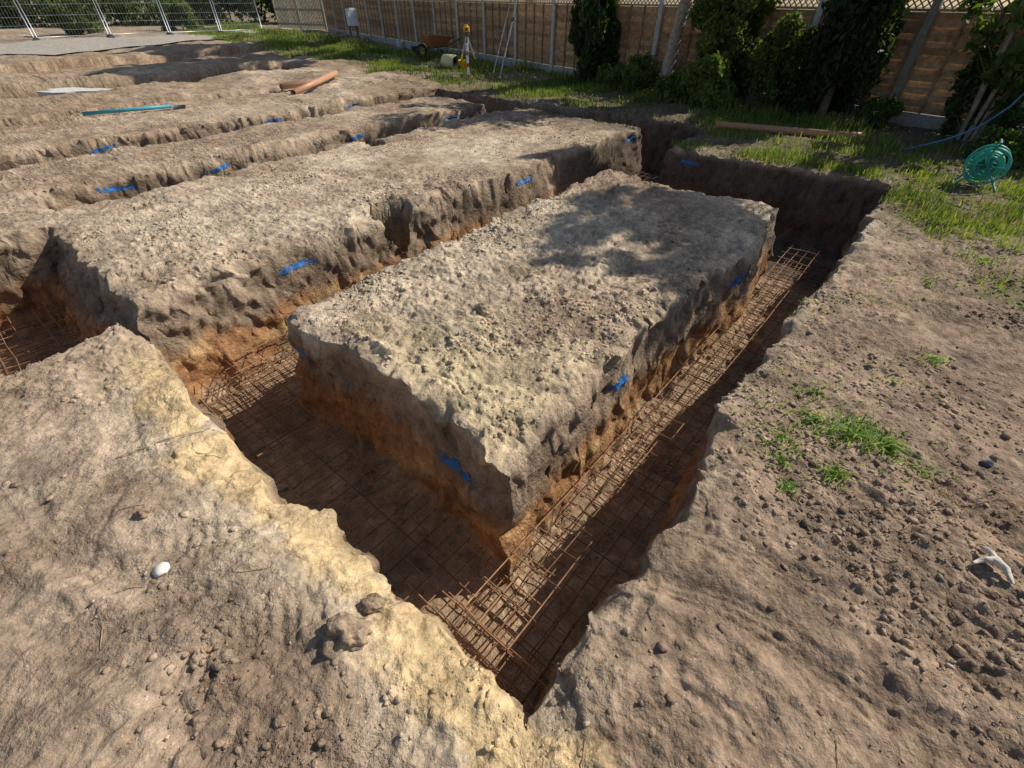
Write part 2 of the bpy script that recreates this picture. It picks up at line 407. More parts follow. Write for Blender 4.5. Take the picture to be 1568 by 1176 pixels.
# ------------------------------------------------------------------ rebar
def PQ(p,q,z):
    a=A0+p*E1+q*E2;return Vector((a[0],a[1],z))
def bar(mb,pa,pb,r=.0042):
    n=max(2,int((pb-pa).length/.35)+1);pts=[]
    for i in range(n+1):
        t=i/n;p=pa.lerp(pb,t)
        p=p+Vector((random.uniform(-1,1)*.008,random.uniform(-1,1)*.008,random.uniform(-1,1)*.012));pts.append(p)
    s=random.uniform(.6,1.35)
    mb.tube(pts,r,5,(.25*s,.13*s,.068*s))
def mesh_mat(name,p0,p1,q0,q1,z,sp=.1,sq=.1):
    mb=MB();q=q0
    while q<=q1+1e-6:
        bar(mb,PQ(p0+random.uniform(-.06,.06),q+random.uniform(-.010,.010),z),PQ(p1,q+random.uniform(-.010,.010),z));q+=sq
    p=p0+.03
    while p<=p1-.02:
        bar(mb,PQ(p+random.uniform(-.012,.012),q0-random.uniform(.02,.06),z+.01),PQ(p+random.uniform(-.012,.012),q1+random.uniform(.02,.06),z+.01));p+=sp
    return mb
ZF=-DEPTH+.07
k=K
m1=mesh_mat("m",-.40*k,3.2*k,-.66,-.10,ZF,.1,.093).make("lower_mesh",RUST,True)
m2=mesh_mat("m",-.30*k,3.1*k,-.40,-.10,ZF+.18,.2,.10).make("upper_mesh",RUST,True)
group("rebar_cage",[m1,m2])
m1=mesh_mat("m",-.68,-.10,-.38*k,1.70*k,ZF+.02,.097,.1).make("lower_mesh",RUST,True)
m2=mesh_mat("m",-.60,-.36,-.30*k,.0*k,ZF+.12,.10,.2).make("upper_mesh",RUST,True)
m3=mesh_mat("m",-.62,-.1,1.0*k,1.65*k,ZF+.14,.1,.2).make("lap_mesh",RUST,True)
group("rebar_cage.001",[m1,m2,m3])
m1=mesh_mat("m",-.2*k,4.*k,1.29*k,1.71*k,ZF+.04,.1,.1).make("lower_mesh",RUST,True)
m2=mesh_mat("m",-.2*k,4.*k,1.32*k,1.68*k,ZF+.20,.2,.1).make("upper_mesh",RUST,True)
group("rebar_cage.002",[m1,m2])
m1=mesh_mat("m",-1.1*k,-.5*k,1.66*k,3.05*k,ZF+.04,.1,.1).make("lower_mesh",RUST,True)
m2=mesh_mat("m",-1.1*k,-.55*k,1.66*k,3.05*k,ZF+.16,.1,.2).make("upper_mesh",RUST,True)
group("rebar_cage.003",[m1,m2])
# ------------------------------------------------------------------ blue sprayed level marks
def mark(p,q,op,oq,z,L=.26,H=.05):
    out=Vector((*(op*E1+oq*E2),0));side=Vector((-out.y,out.x,0))
    c=PQ(p*K,q*K,z);ns,nz=34,8;hit={}
    for i in range(ns):
        for j in range(nz):
            s=(i/(ns-1)-.5)*L;zz=(j/(nz-1)-.5)*H+.005*math.sin(i*.5+p*7)+.12*s*math.sin(p*5+q)
            o=c+out*.42+side*s+Z_*zz
            ok,lo,no,ix=ground.ray_cast(o,-out,distance=.75)
            if ok: hit[i,j]=lo+no*.004
    vs=[];ix={};fs=[]
    for kk,v in hit.items(): ix[kk]=len(vs);vs.append(v)
    ph=random.uniform(0,9)
    for i in range(ns-1):
        for j in range(nz-1):
            q4=[(i,j),(i+1,j),(i+1,j+1),(i,j+1)]
            if all(a in ix for a in q4):
                e=max(abs(j+.5-(nz-1)/2)/(nz/2)+.35*math.sin(i*.9+ph)+.25*math.sin(i*2.3+ph),abs(i-ns/2)/(ns/2))
                if random.random()<1.3-e*.95:
                    a=[hit[b] for b in q4]
                    if max((a[0]-a[2]).length,(a[1]-a[3]).length)<.06: fs.append(tuple(ix[b] for b in q4))
    if not fs: return
    m=MB();m.add(vs,fs,(.025,.14,.38));return m.make("blue_paint_mark",PAINT,True)
for a in [(0,1.13,-1,0,-.27,.32),(0,.22,-1,0,-.36,.34),(.664,0,0,-1,-.27,.26),(1.79,0,0,-1,-.27,.26),(.34,1.77,0,-1,-.17,.40),(2.2,1.77,0,-1,-.15,.34),
   (.15,3.85,0,-1,-.14,.45),(.85,3.85,0,-1,-.14,.35),(2.2,3.85,0,-1,-.14,.35),(3.47,3.85,0,-1,-.14,.4),(3.55,1.0,-1,0,-.18,.3),(.43,5.2,0,-1,-.12,.4),(2.02,5.2,0,-1,-.12,.4),(3.1,5.2,0,-1,-.12,.4),(3.85,1.77,0,-1,-.14,.3)]:
    mark(a[0],a[1],a[2],a[3],a[4],a[5],.055)

# ------------------------------------------------------------------ fence
def V2(a,z=0): return Vector((a[0],a[1],z))
def fence(A,B,n,posts,boards,slats,trel):
    for i in range(n+1):
        P=A+(B-A)*i/n;o=V2(P);u=(V2(B)-V2(A)).normalized();nn=Vector((-u.y,u.x,0))
        g=random.uniform(.40,.50)
        posts.box(o,u,nn,Z_,(-.055,-.055,-.2),(.055,.055,1.98),(g,g*.97,g*.90))
        if i==n: break
        Q=A+(B-A)*(i+1)/n;Lp=np.linalg.norm(Q-P)
        g=random.uniform(.32,.42)
        boards.box(o,u,nn,Z_,(.057,-.022,-.05),(Lp-.057,.022,.22),(g,g*.93,g*.82))
        rows=15;hh=1.30/rows;s0=random.uniform(.85,1.15)
        for r in range(rows):
            z0=.228+r*hh;s=s0*random.uniform(.6,1.25);c=(.375*s,.24*s,.13*s)
            m=16;ph=math.pi*(r%2);vs=[];fs=[]
            for kx in range(m+1):
                x=.06+(Lp-.12)*kx/m;off=.016*math.sin(kx/m*4*math.pi+ph)+(.0031 if r%2 else -.0031)
                for (y,zz) in ((off-.003,z0-.003),(off+.003,z0-.003),(off+.003,z0+hh+.004),(off-.003,z0+hh+.004)):
                    vs.append(o+u*x+nn*y+Z_*zz)
            for kx in range(m):
                b=kx*4
                for e in range(4): fs.append((b+e,b+(e+1)%4,b+4+(e+1)%4,b+4+e))
            slats.add(vs,fs,c)
        for fx in (0,.25,.5,.75,1):
            x=.075+(Lp-.15)*fx
            for sgn in ((1,) if fx in(0,1) else (1,-1)):
                slats.box(o,u,nn,Z_,(x-.018,sgn*.026-.006,.226),(x+.018,sgn*.026+.006,1.54),(.30,.195,.11))
        slats.box(o,u,nn,Z_,(.06,-.034,1.541),(Lp-.06,.034,1.575),(.38,.25,.14))
        trel.box(o,u,nn,Z_,(.06,-.02,1.90),(Lp-.06,.02,1.935),(.40,.29,.18))
        zb,zt=1.577,1.898;hgt=zt-zb;x=.07-hgt
        while x<Lp-.07:
            for d in (0,1):
                xa,xb=(x,x+hgt) if d==0 else (x+hgt,x)
                pa=Vector((xa,0,zb));pb=Vector((xb,0,zt))
                def clip(pa,pb,lim,lo):
                    if (pa.x<lim)==lo and (pb.x<lim)==lo and pa.x!=lim: return None
                    if (pa.x<lim)==lo: t=(lim-pa.x)/(pb.x-pa.x);pa=pa.lerp(pb,t)
                    elif (pb.x<lim)==lo: t=(lim-pb.x)/(pa.x-pb.x);pb=pb.lerp(pa,t)
                    return pa,pb
                r=clip(pa,pb,.07,True)
                if r: r=clip(r[0],r[1],Lp-.07,False)
                if not r or (r[0]-r[1]).length<.03: continue
                y=.006 if d else -.006
                w0=o+u*r[0].x+Z_*r[0].z+nn*y;w1=o+u*r[1].x+Z_*r[1].z+nn*y
                dd=(w1-w0).normalized();trel.box(w0,dd,nn,dd.cross(nn),(0,-.005,-.010),((w1-w0).length,.005,.010),(.40,.29,.18))
            x+=.10
posts,boards,slats,trel=MB(),MB(),MB(),MB()
FR2=FA+(FA-FB)*(3/5)*1.0
fence(FR2,FA,3,posts,boards,slats,trel)
fence(FA,FB,5,posts,boards,slats,trel)
fence(FB,FC,12,posts,boards,slats,trel)
group("wooden_fence",[posts.make("posts",CONC),boards.make("gravel_boards",CONC),slats.make("woven_slats",WOOD),trel.make("trellis",WOOD)])
# ------------------------------------------------------------------ foliage
def leaves(name,pos,size,col,up=.0,aspect=1.8,mat=None):
    n=len(pos)
    a=RNG.normal(size=(n,3));a[:,2]+=up*2;a/=np.linalg.norm(a,axis=1)[:,None]
    b=np.cross(a,RNG.normal(size=(n,3)));b/=np.linalg.norm(b,axis=1)[:,None]
    c=np.cross(a,b)
    s=size[:,None]
    v=np.stack([pos-a*s*aspect*.5,pos+b*s*.5+c*s*.12,pos+a*s*aspect*.5,pos-b*s*.5+c*s*.12],1)
    f=np.arange(n*4).reshape(n,4)
    return np_mesh(name,v.reshape(-1,3),f,np.repeat(col,4,axis=0),False,mat or LEAF)
def clump_cloud(centers,radii,N,shell=.55):
    centers=np.array(centers);radii=np.array(radii,float)
    if radii.ndim==1: radii=np.repeat(radii[:,None],3,1)
    w=np.prod(radii,1)**(2/3);w/=w.sum();ci=RNG.choice(len(centers),N,p=w)
    d=RNG.normal(size=(N,3));d/=np.linalg.norm(d,axis=1)[:,None]
    r=shell+(1-shell)*RNG.random(N)**.7
    r=r*(1+.12*RNG.normal(size=N))
    return centers[ci]+d*radii[ci]*r[:,None],ci,d
def tree_foliage(name,centers,radii,N,size,c0,c1,shell=.4,up=0,aspect=1.8):
    pos,ci,d=clump_cloud(centers,radii,N,shell)
    pos[:,2]=np.maximum(pos[:,2],.02)
    shade=RNG.random(len(centers))[ci]*.6+RNG.random(N)*.4
    col=np.array(c0)*(1-shade[:,None])+np.array(c1)*shade[:,None]
    return leaves(name,pos,size*RNG.uniform(.6,1.3,N),col,up,aspect)
def trunk(name,pts,rs,col=(.2,.15,.1)):
    mb=MB();mb.tube(pts,rs,9,col);return mb.make(name,BARK,True)
def conifer(name,x,y,h,r,N,c0,c1,size=.07):
    cs=[];rr=[];n=100
    for i in range(n):
        t=(i+.5)/n;R=r*(min(1,.65+t*1.6) if t<.25 else (1-((t-.25)/.75)**1.9))
        a=random.uniform(0,2*math.pi);d=R*random.uniform(.35,.9)
        cs.append((x+d*math.cos(a),y+d*math.sin(a),.12+h*t));q=r*random.uniform(.22,.42)*(1-.5*t)
        rr.append((q,q,q*1.9))
    f=tree_foliage("foliage",cs,rr,N,size,c0,c1,.3,.8,2.2)
    tk=trunk("trunk",[(x,y,-.1),(x,y,h*.5),(x,y,h*.92)],[.09,.06,.015])
    return group(name,[tk,f])
def bush(name,x,y,rx,h,N,c0,c1,size=.05,n=30,z0=0,aspect=1.6):
    cs=[];rr=[]
    for i in range(n):
        a=random.uniform(0,2*math.pi);d=rx*random.random()**.6*.8;z=z0+h*random.uniform(.1,.9)
        cs.append((x+d*math.cos(a),y+d*math.sin(a),z));q=rx*random.uniform(.18,.38);rr.append((q,q,q))
    f=tree_foliage("foliage",cs,rr,N,size,c0,c1,.3,0,aspect)
    mb=MB()
    for i in range(9):
        c=cs[i];mb.tube([(x+random.uniform(-.05,.05),y+random.uniform(-.05,.05),-.05),((x+c[0])/2,(y+c[1])/2,c[2]*.5),c],[.018,.012,.005],5,(.16,.12,.08))
    return group(name,[mb.make("stems",BARK),f])
conifer("cypress_tree",1.14*K,7.95*K,4.3,.64,20000,(.012,.026,.009),(.09,.14,.04),.065)
conifer("conifer_tree",3.12*K,5.30*K,4.8,.66,28000,(.010,.019,.008),(.040,.062,.02),.055)
tk=trunk("trunk",[(1.93*K,6.95*K,-.1),(1.98*K,6.93*K,1.2),(2.10*K,6.9*K,2.6),(2.2*K,6.9*K,4.2)],[.15,.125,.11,.08],(.36,.29,.22))
cs=[(2.15*K+random.uniform(-1,1),6.9*K+random.uniform(-.9,.9),random.uniform(3.2,5.2)) for i in range(24)]
fo=tree_foliage("crown",cs,[random.uniform(.25,.5) for i in cs],5000,.08,(.02,.04,.01),(.08,.12,.03))
group("garden_tree",[tk,fo])
bush("ivy_shrub",2.38*K,6.35*K,.76,2.4,24000,(.025,.055,.012),(.20,.26,.065),.06,50)
bush("laurel_shrub",2.22*K,5.92*K,.46,.9,4500,(.07,.12,.025),(.24,.30,.09),.06,18)
bush("laurel_shrub",1.62*K,7.05*K,.6,.65,4800,(.04,.08,.02),(.16,.21,.06),.05,18)
bush("laurel_shrub",1.35*K,7.45*K,.4,.45,2500,(.04,.08,.02),(.16,.21,.06),.05,12)
bush("laurel_shrub",1.95*K,6.45*K,.4,.5,2800,(.04,.08,.02),(.17,.22,.06),.05,12)
bush("holly_shrub",2.76*K,5.80*K,.60,1.5,12000,(.018,.04,.01),(.12,.17,.045),.05,32)
bush("garden_shrub",3.5*K,5.0*K,.36,.45,3000,(.03,.06,.015),(.13,.18,.05),.05,16)
bush("garden_shrub",4.05*K,4.55*K,.5,1.3,6000,(.02,.045,.012),(.11,.16,.04),.05,26)
bush("garden_shrub",4.6*K,3.8*K,.8,1.6,9000,(.02,.045,.012),(.10,.15,.035),.055,28)
bush("garden_shrub",3.75*K,3.85*K,.4,.35,2500,(.03,.06,.015),(.13,.18,.05),.04,16)
bush("garden_shrub",4.2*K,3.3*K,.5,.55,3500,(.03,.06,.015),(.13,.18,.05),.05,18)
# multi-stem tree at right, the crown shades the central block
mb=MB();cs=[];rr=[]
bx,by=4.05*K,4.50*K
def shades(c):
    x=c[0]-SD.x*c[2]/SD.z;y=c[1]-SD.y*c[2]/SD.z
    return math.hypot((x/K-.74)/.74,(y/K-2.46)/.68)<1
for i in range(9):
    a=i*.7+random.uniform(-.3,.3);r=random.uniform(.3,1.2);h=random.uniform(4.6,6.9)
    tip=(bx+.6+r*math.cos(a),by-.7+r*math.sin(a),h)
    mid=(bx+.18*math.cos(a)+random.uniform(-.3,.3),by+.15*math.sin(a)-.1,h*.4)
    mb.tube([(bx+.14*math.cos(a),by+.12*math.sin(a),-.05),mid,tip],[.035,.028,.008],6,(.27,.21,.14))
    n=0
    for j in range(80):
        t=random.uniform(.55,1);p=[mid[q]*(1-t)+tip[q]*t for q in range(3)]
        c=(p[0]+random.uniform(-.9,.9),p[1]+random.uniform(-.9,.9),p[2]+random.uniform(-.4,.7))
        if not shades(c): continue
        mb.tube([p,c],[.010,.003],4,(.2,.15,.1));cs.append(c);q=random.uniform(.10,.27);rr.append((q,q,q*.7));n+=1
        if n>14: break
for i in range(46):
    z=random.uniform(.8,2.6);c=(bx+random.uniform(-.8,.8)*(.4+z*.3),by+random.uniform(-.6,.5),z);q=random.uniform(.1,.2)
    mb.tube([(bx+(c[0]-bx)*.2,by+(c[1]-by)*.2,z-.5),c],[.010,.003],4,(.24,.19,.12))
    cs.append(c);rr.append((q,q,q))
fo=tree_foliage("foliage",cs,rr,12500,.07,(.03,.06,.015),(.13,.18,.045),.1)
group("ash_tree",[mb.make("stems",BARK,True),fo])
def big_tree(name,bx,by,H,R0):
    mb=MB();cs=[];rr=[]
    mb.tube([(bx,by,-.1),(bx+.1,by,H*.36),(bx-.2,by+.2,H*.72),(bx,by,H*.95)],[.28,.22,.13,.03],10,(.25,.19,.13))
    for i in range(60):
        a=random.uniform(0,6.28);z=random.uniform(.48,1)*H;R=R0*math.sqrt(max(.05,1-((z/H-.7)/.31)**2))*random.uniform(.3,1)
        c=(bx+R*math.cos(a),by+R*math.sin(a),z);mb.tube([(bx,by,z-1.2),c],[.05,.012],5,(.22,.17,.11));q=random.uniform(.3,.75);cs.append(c);rr.append((q,q,q*.7))
    fo=tree_foliage("foliage",cs,rr,14000,.16,(.02,.045,.012),(.09,.14,.035),.2)
    group(name,[mb.make("trunk",BARK,True),fo])
big_tree("unseen_shade_tree",.4*K,12.9*K,11,3.4)  # unseen tree added behind the fence to shade the far-left ground
big_tree("unseen_shade_tree",-1.6*K,15.9*K,11,3.4)  # second unseen tree, added for more of that shade
# far hedge behind site fence
cs=[];rr=[]
for i in range(230):
    t=random.random();x=(-27+t*21)*K;y=(19.5+t*8+2*t*(1-t))*K
    z=random.uniform(.2,3.0)
    cs.append((x+random.uniform(-2,2),y+random.uniform(-2,2),z));q=random.uniform(.4,1.1);rr.append((q,q,q))
tree_foliage("hedge",cs,rr,34000,.18,(.015,.03,.01),(.13,.17,.045),.4)
for i,(x,y) in enumerate([(-13.8,18.4),(-11.8,20.8),(-16.5,17.5)]):
    bush("garden_shrub",x*K,y*K,1.3,1.6,3500,(.03,.06,.015),(.15,.2,.05),.13,20)
# ------------------------------------------------------------------ grass
def blades(name,base,h,w,col,lean=.5):
    n=len(base);a=RNG.uniform(0,2*np.pi,n);d=np.stack([np.cos(a),np.sin(a),np.zeros(n)],1)
    s=np.stack([-np.sin(a),np.cos(a),np.zeros(n)],1);l=RNG.uniform(.1,1,n)*lean
    H=h[:,None];Wd=w[:,None];up=np.array([0,0,1.])
    m=base+up*H*.55+d*(H*l[:,None]*.3);t=base+up*H*(1-.35*l[:,None])+d*H*l[:,None]
    v=np.stack([base-s*Wd*.5,base+s*Wd*.5,m+s*Wd*.4,m-s*Wd*.4,t+s*Wd*.06,t-s*Wd*.06],1)
    i=np.arange(n)[:,None]*6
    f=np.concatenate([i+np.array([[0,1,2,3]]),i+np.array([[3,2,4,5]])],0)
    return np_mesh(name,v.reshape(-1,3),f,np.repeat(col,6,axis=0),False,LEAF)
gm=(bm2&(GR>.08)&(FD>.02)&(np.hypot(X,Y)<42)).ravel()
gc=np.flatnonzero(gm);gn=fbm2(PP*1.4,QQ*1.4,3,301).ravel()[gc]
cell=(np.gradient(P1)[:,None]*np.gradient(Q1)[None]).ravel()[gc]
wg=GR.ravel()[gc]**2*np.clip(.45+gn*1.5,.05,2)*cell**.75;wg/=wg.sum()
pk=RNG.choice(gc,115000,p=wg)
bs=co[pk].astype(float);dist=np.hypot(bs[:,0],bs[:,1])
bs+=RNG.uniform(-1,1,bs.shape)*(.02+.012*dist[:,None])*[1,1,0];bs[:,2]-=.01
hh=RNG.uniform(.02,.07,len(bs))*(1+.03*dist)*(1+1.2*sstep(1.0,.2,FD.ravel()[pk]))*(.6+.8*GR.ravel()[pk])
cm=np.clip(.45+.7*fbm2(bs[:,0]*.8,bs[:,1]*.8,3,305)+RNG.normal(size=len(bs))*.22,0,1)[:,None];colg=np.array([.05,.09,.018])*(1-cm)+np.array([.22,.29,.06])*cm
dry=RNG.random(len(bs))<.12;colg[dry]=[.32,.27,.13]
blades("grass",bs,hh,.006+.0008*dist,colg)
def weed(name,x,y,R,n,hmax=.07):
    a=RNG.uniform(0,2*np.pi,n);r=R*np.abs(RNG.normal(size=n))*.5
    cx=x+r*np.cos(a);cy=y+r*np.sin(a)
    b=np.stack([cx,cy,np.full(n,0.)],1)
    for i in range(n): b[i,2]=gz(cx[i],cy[i])-.003
    cm=RNG.random((n,1));c=np.array([.10,.19,.03])*(1-cm)+np.array([.31,.40,.10])*cm
    return blades(name,b,RNG.uniform(.4,1,n)*hmax,RNG.uniform(.005,.012,n),c,1.6)
for (x,y,R,n,h) in [(1.03,.957,.10,220,.10),(1.09,.90,.07,140,.09),(.95,1.02,.14,130,.05),(.874,.789,.05,90,.07),(.74,.757,.03,50,.05),(1.516,1.313,.06,60,.06),
    (.80,.93,.18,150,.045),(1.0,1.15,.3,150,.035),(1.25,1.75,.3,130,.035),(.76,.85,.06,50,.04),(1.15,.82,.14,80,.035),(1.6,1.7,.2,60,.03),(1.3,1.2,.2,50,.03),(2.3,2.1,.14,120,.06),(1.9,1.9,.2,90,.04),(2.15,1.65,.1,60,.05)]:
    weed("weed_plant",x*K,y*K,R*K,n,h)
# ------------------------------------------------------------------ site objects
def HV(x,y,z=0): return Vector((x*K,y*K,gz(x*K,y*K)+z))
def pipe(name,a,b,r,col,socket=True):
    mb=MB();d=(b-a).normalized();L=(b-a).length
    up=Z_;s=d.cross(up).normalized();u2=s.cross(d)
    n=20;vs=[];fs=[]
    prof=[(0,r),(L-.16 if socket else L,r)]
    if socket: prof+=[(L-.14,r*1.16),(L,r*1.18),(L,r*1.02),(L-.1,r*.98)]
    else: prof+=[(L,r*.92),(L-.2,r*.92)]
    prof=[(.25,r*.92),(0,r*.92)]+prof
    for (x,rr) in prof:
        for i in range(n):
            t=2*math.pi*i/n;vs.append(a+d*x+s*(rr*math.cos(t))+u2*(rr*math.sin(t)))
    for j in range(len(prof)-1):
        for i in range(n): fs.append((j*n+i,j*n+(i+1)%n,(j+1)*n+(i+1)%n,(j+1)*n+i))
    mb.add(vs,fs,col);return mb.make(name,PLAST,True)
TERR=(.50,.27,.15)
def rest(ax,ay,bx_,by_,r,tilt=0):
    # lay a straight pipe on the high points under it
    pts=[(ax+(bx_-ax)*t,ay+(by_-ay)*t,t) for t in np.linspace(0,1,14)]
    hs=[gz(x*K,y*K) for x,y,t in pts]
    z0=max(h-tilt*t for h,(x,y,t) in zip(hs,pts))+r*.6
    return Vector((ax*K,ay*K,z0)),Vector((bx_*K,by_*K,z0+tilt))
a,b=rest(-3.22,7.55,-2.84,8.05,.065);pipe("drainage_pipe",a,b,.065,TERR)
a,b=rest(-2.82,6.93,-2.67,8.35,.065,.10);pipe("drainage_pipe",a,b,.065,TERR,False)
a,b=rest(1.95,4.95,3.05,4.44,.055);pipe("drainage_pipe",a,b,.055,(.45,.22,.12))
pipe("blue_water_pipe",HV(-4.49,5.48,.03),HV(-3.80,5.90,.05),.03,(.06,.30,.38),False)
mb=MB();mb.tube([HV(-3.78,5.9,.03),HV(-3.66,5.93,.02)],.045,8,(.12,.12,.13));mb.make("pipe_coupler",PLAST,True)
H=[(3.19,4.164,.02),(3.27,4.16,.03),(3.38,4.16,.08),(3.50,4.10,.18),(3.57,3.96,.38),(3.55,3.78,.66),(3.5,3.6,.92),(3.7,3.3,1.0),(4.2,3.0,.9)]
def cr(P,t):
    i=min(int(t),len(P)-2);f=t-i;p=[Vector(P[max(0,min(len(P)-1,i+o))]) for o in (-1,0,1,2)]
    return .5*((2*p[1])+(p[2]-p[0])*f+(2*p[0]-5*p[1]+4*p[2]-p[3])*f*f+(3*p[1]-p[0]-3*p[2]+p[3])*f**3)
HH=[(x*K,y*K,z) for x,y,z in H]
mb=MB();mb.tube([cr(HH,(len(H)-1)*i/60) for i in range(61)],.011,8,(.09,.26,.50));mb.make("blue_hose",PLAST,True)
def torus(mb,c,ax,R,r,col,n=28,m=8):
    ax=Vector(ax).normalized();s=ax.cross(Z_).normalized();t=s.cross(ax)
    mb.tube([c+s*(R*math.cos(2*math.pi*i/n))+t*(R*math.sin(2*math.pi*i/n)) for i in range(n)],r,m,col,closed=True)
gx,gy=3.13*K,3.24*K;gzz=gz(gx,gy);c=Vector((gx,gy,gzz+.24));ax=Vector((-.62,-.78,0)).normalized();sd_=ax.cross(Z_).normalized()
fr=MB();GRN=(.06,.38,.29)
for s in (-1,1):
    cc_=c+ax*(.095*s);torus(fr,cc_,ax,.185,.013,GRN);torus(fr,cc_,ax,.10,.012,GRN)
    for i in range(6):
        a=i*math.pi/3;d=sd_*math.cos(a)+Z_*math.sin(a);fr.tube([cc_+d*.03,cc_+d*.185],.012,6,GRN)
    fr.tube([cc_-ax*.012,cc_+ax*.012],.045,14,GRN)
    o=c+ax*(.125*s);fr.tube([o+sd_*.20-Z_*.24,o+sd_*.02+Z_*.0,o-sd_*.02,o-sd_*.20-Z_*.24],.011,6,(.05,.24,.2))
    fr.tube([o,o+Z_*.14+sd_*.03*s,o+Z_*.24],.010,6,(.05,.24,.2))
fr.tube([c-ax*.14,c+ax*.14],.018,10,GRN);fr.tube([c-ax*.125+Z_*.24,c+ax*.125+Z_*.24],.012,8,(.05,.24,.2))
for s in (-1,1): fr.tube([c-ax*.125+sd_*.20*s-Z_*.235,c+ax*.125+sd_*.20*s-Z_*.235],.010,6,(.05,.24,.2))
fr.tube([c+ax*.14,c+ax*.15+sd_*.09,c+ax*.20+sd_*.09],.009,6,(.05,.05,.05))
ho=MB();pts=[]
for i in range(300):
    t=i/299;a=t*2*math.pi*11;R=.085+.05*(int(t*3)/3)+.02;xx=(abs(((t*3)%2)-1)*2-1)*.078
    pts.append(c+ax*xx+sd_*(R*math.cos(a))+Z_*(R*math.sin(a)))
ho.tube(pts,.009,6,(.06,.45,.32))
group("hose_reel",[fr.make("frame",PLAST,True),ho.make("wound_hose",PLAST,True)])
tx,ty=-.68*K,8.65*K;b0=gz(tx,ty);top=Vector((tx,ty,b0+.86))
mb=MB()
for i in range(3):
    a=i*2.094+.5;f=Vector((tx+.36*math.cos(a),ty+.36*math.sin(a),b0-.02));m=top.lerp(f,.55)
    sdv=Vector((-math.sin(a),math.cos(a),0))
    mb.tube([top+sdv*.03-Z_*.02,m+sdv*.022],.012,6,(.5,.5,.5));mb.tube([top-sdv*.03-Z_*.02,m-sdv*.022],.012,6,(.5,.5,.5))
    mb.box(m,sdv,(f-m).normalized(),sdv.cross((f-m).normalized()),(-.03,-.05,-.015),(.03,.05,.015),(.75,.5,.05))
    mb.tube([m,f],.014,6,(.06,.06,.07))
mb.tube([top-Z_*.03,top+Z_*.01],.06,14,(.08,.08,.08))
lv=MB();lv.tube([top+Z_*.01,top+Z_*.06],.05,14,(.08,.08,.08));lv.box(top+Z_*.06,X_,Y_,Z_,(-.07,-.09,0),(.07,.09,.11),(.85,.42,.02))
lv.tube([top+Z_*.115-Y_*.14,top+Z_*.115+Y_*.12],.028,12,(.08,.08,.08));lv.tube([top+Z_*.17,top+Z_*.21],.045,12,(.85,.42,.02))
group("tripod_laser_level",[mb.make("tripod_legs",METAL),lv.make("level",PLAST,False,.008)])
mb=MB();sx,sy=-.67*K,8.42*K;g0=gz(sx,sy)
for i in range(9):
    mb.box((sx,sy,g0+.085*i),X_,Y_,Z_,(-.028,-.012,0),(.028,.012,.085),(.82,.82,.80) if i%3 else (.55,.06,.04))
mb.make("levelling_staff",PAINT)
mb=MB();a=HV(-.196,8.65,0);mb.tube([a,Vector((.17*K,8.72*K,2.15))],.017,8,(.62,.64,.66));mb.tube([a+(Vector((.17*K,8.72*K,2.15))-a)*.55,a+(Vector((.17*K,8.72*K,2.15))-a)*.6],.024,8,(.1,.1,.1))
mb.tube([HV(-.30,8.85),Vector((.05*K,8.75*K,2.0))],.012,8,(.6,.62,.64))
mb.make("surveying_pole",METAL,True)
def bucket(name,x,y,r0,r1,h,col,lid=None,handle=True):
    g=gz(x,y)-.01;mb=MB();n=24;prof=[(0,.001),(0,r0),(h,r1),(h+.012,r1*1.06),(h+.012,r1*.95),(.02,r0*.93),(.02,.001)]
    vs=[];fs=[]
    for z,r in prof:
        for i in range(n): vs.append((x+r*math.cos(6.2832*i/n),y+r*math.sin(6.2832*i/n),g+z))
    for j in range(len(prof)-1):
        for i in range(n): fs.append((j*n+i,j*n+(i+1)%n,(j+1)*n+(i+1)%n,(j+1)*n+i))
    mb.add(vs,fs,col)
    if handle:
        mb.tube([(x+r1*1.03*math.cos(t),y-.03*math.sin(t),g+h-.02-.10*math.sin(t)) for t in np.linspace(0,math.pi,12)],.005,5,(.5,.5,.5))
    return mb.make(name,PLAST,True)
bucket("yellow_bucket",-.80*K,9.15*K,.11,.14,.24,(.75,.50,.03))
bucket("white_bucket",-2.6*K,13.3*K,.14,.17,.3,(.65,.65,.62))
bucket("black_bucket",-2.0*K,11.96*K,.16,.21,.35,(.05,.05,.055))
x,y=-1.10*K,9.93*K;g=gz(x,y)+.19;mb=MB();d=Vector((.8,-.6,0))
mb.tube([Vector((x,y,g))+d*t for t in (-.24,-.23,-.1,-.09,.09,.1,.23,.24)],[.15,.18,.18,.188,.188,.18,.18,.15],20,(.72,.62,.32))
mb.tube([Vector((x,y,g))+d*.24+Z_*.09,Vector((x,y,g))+d*.29+Z_*.09],.03,10,(.1,.1,.1));mb.make("plastic_drum",PLAST,True)
x,y=-1.50*K,11.3*K;g=gz(x,y);f=Vector((-.75,-.66,0)).normalized();s=Vector((-f.y,f.x,0));o=Vector((x,y,g))
mb=MB();TR=(.42,.16,.06)
lo=[(-.30,-.20,.30),(.28,-.17,.28),(.28,.17,.28),(-.30,.20,.30)];hi=[(-.48,-.33,.56),(.50,-.28,.62),(.50,.28,.62),(-.48,.33,.56)]
vs=[o+f*a+s*b+Z_*c_ for a,b,c_ in lo+hi];vs+=[v+Z_*.012-(v-o-Z_*.5).normalized()*.012 for v in vs]
fs=[(3,2,1,0)]+[(i,(i+1)%4,4+(i+1)%4,4+i) for i in range(4)]+[(8,9,10,11)]+[(8+(i+1)%4,8+i,12+i,12+(i+1)%4) for i in range(4)]+[(4+i,4+(i+1)%4,12+(i+1)%4,12+i) for i in range(4)]
mb.add(vs,fs,TR);tray=mb.make("tray",PLAST)
mb=MB()
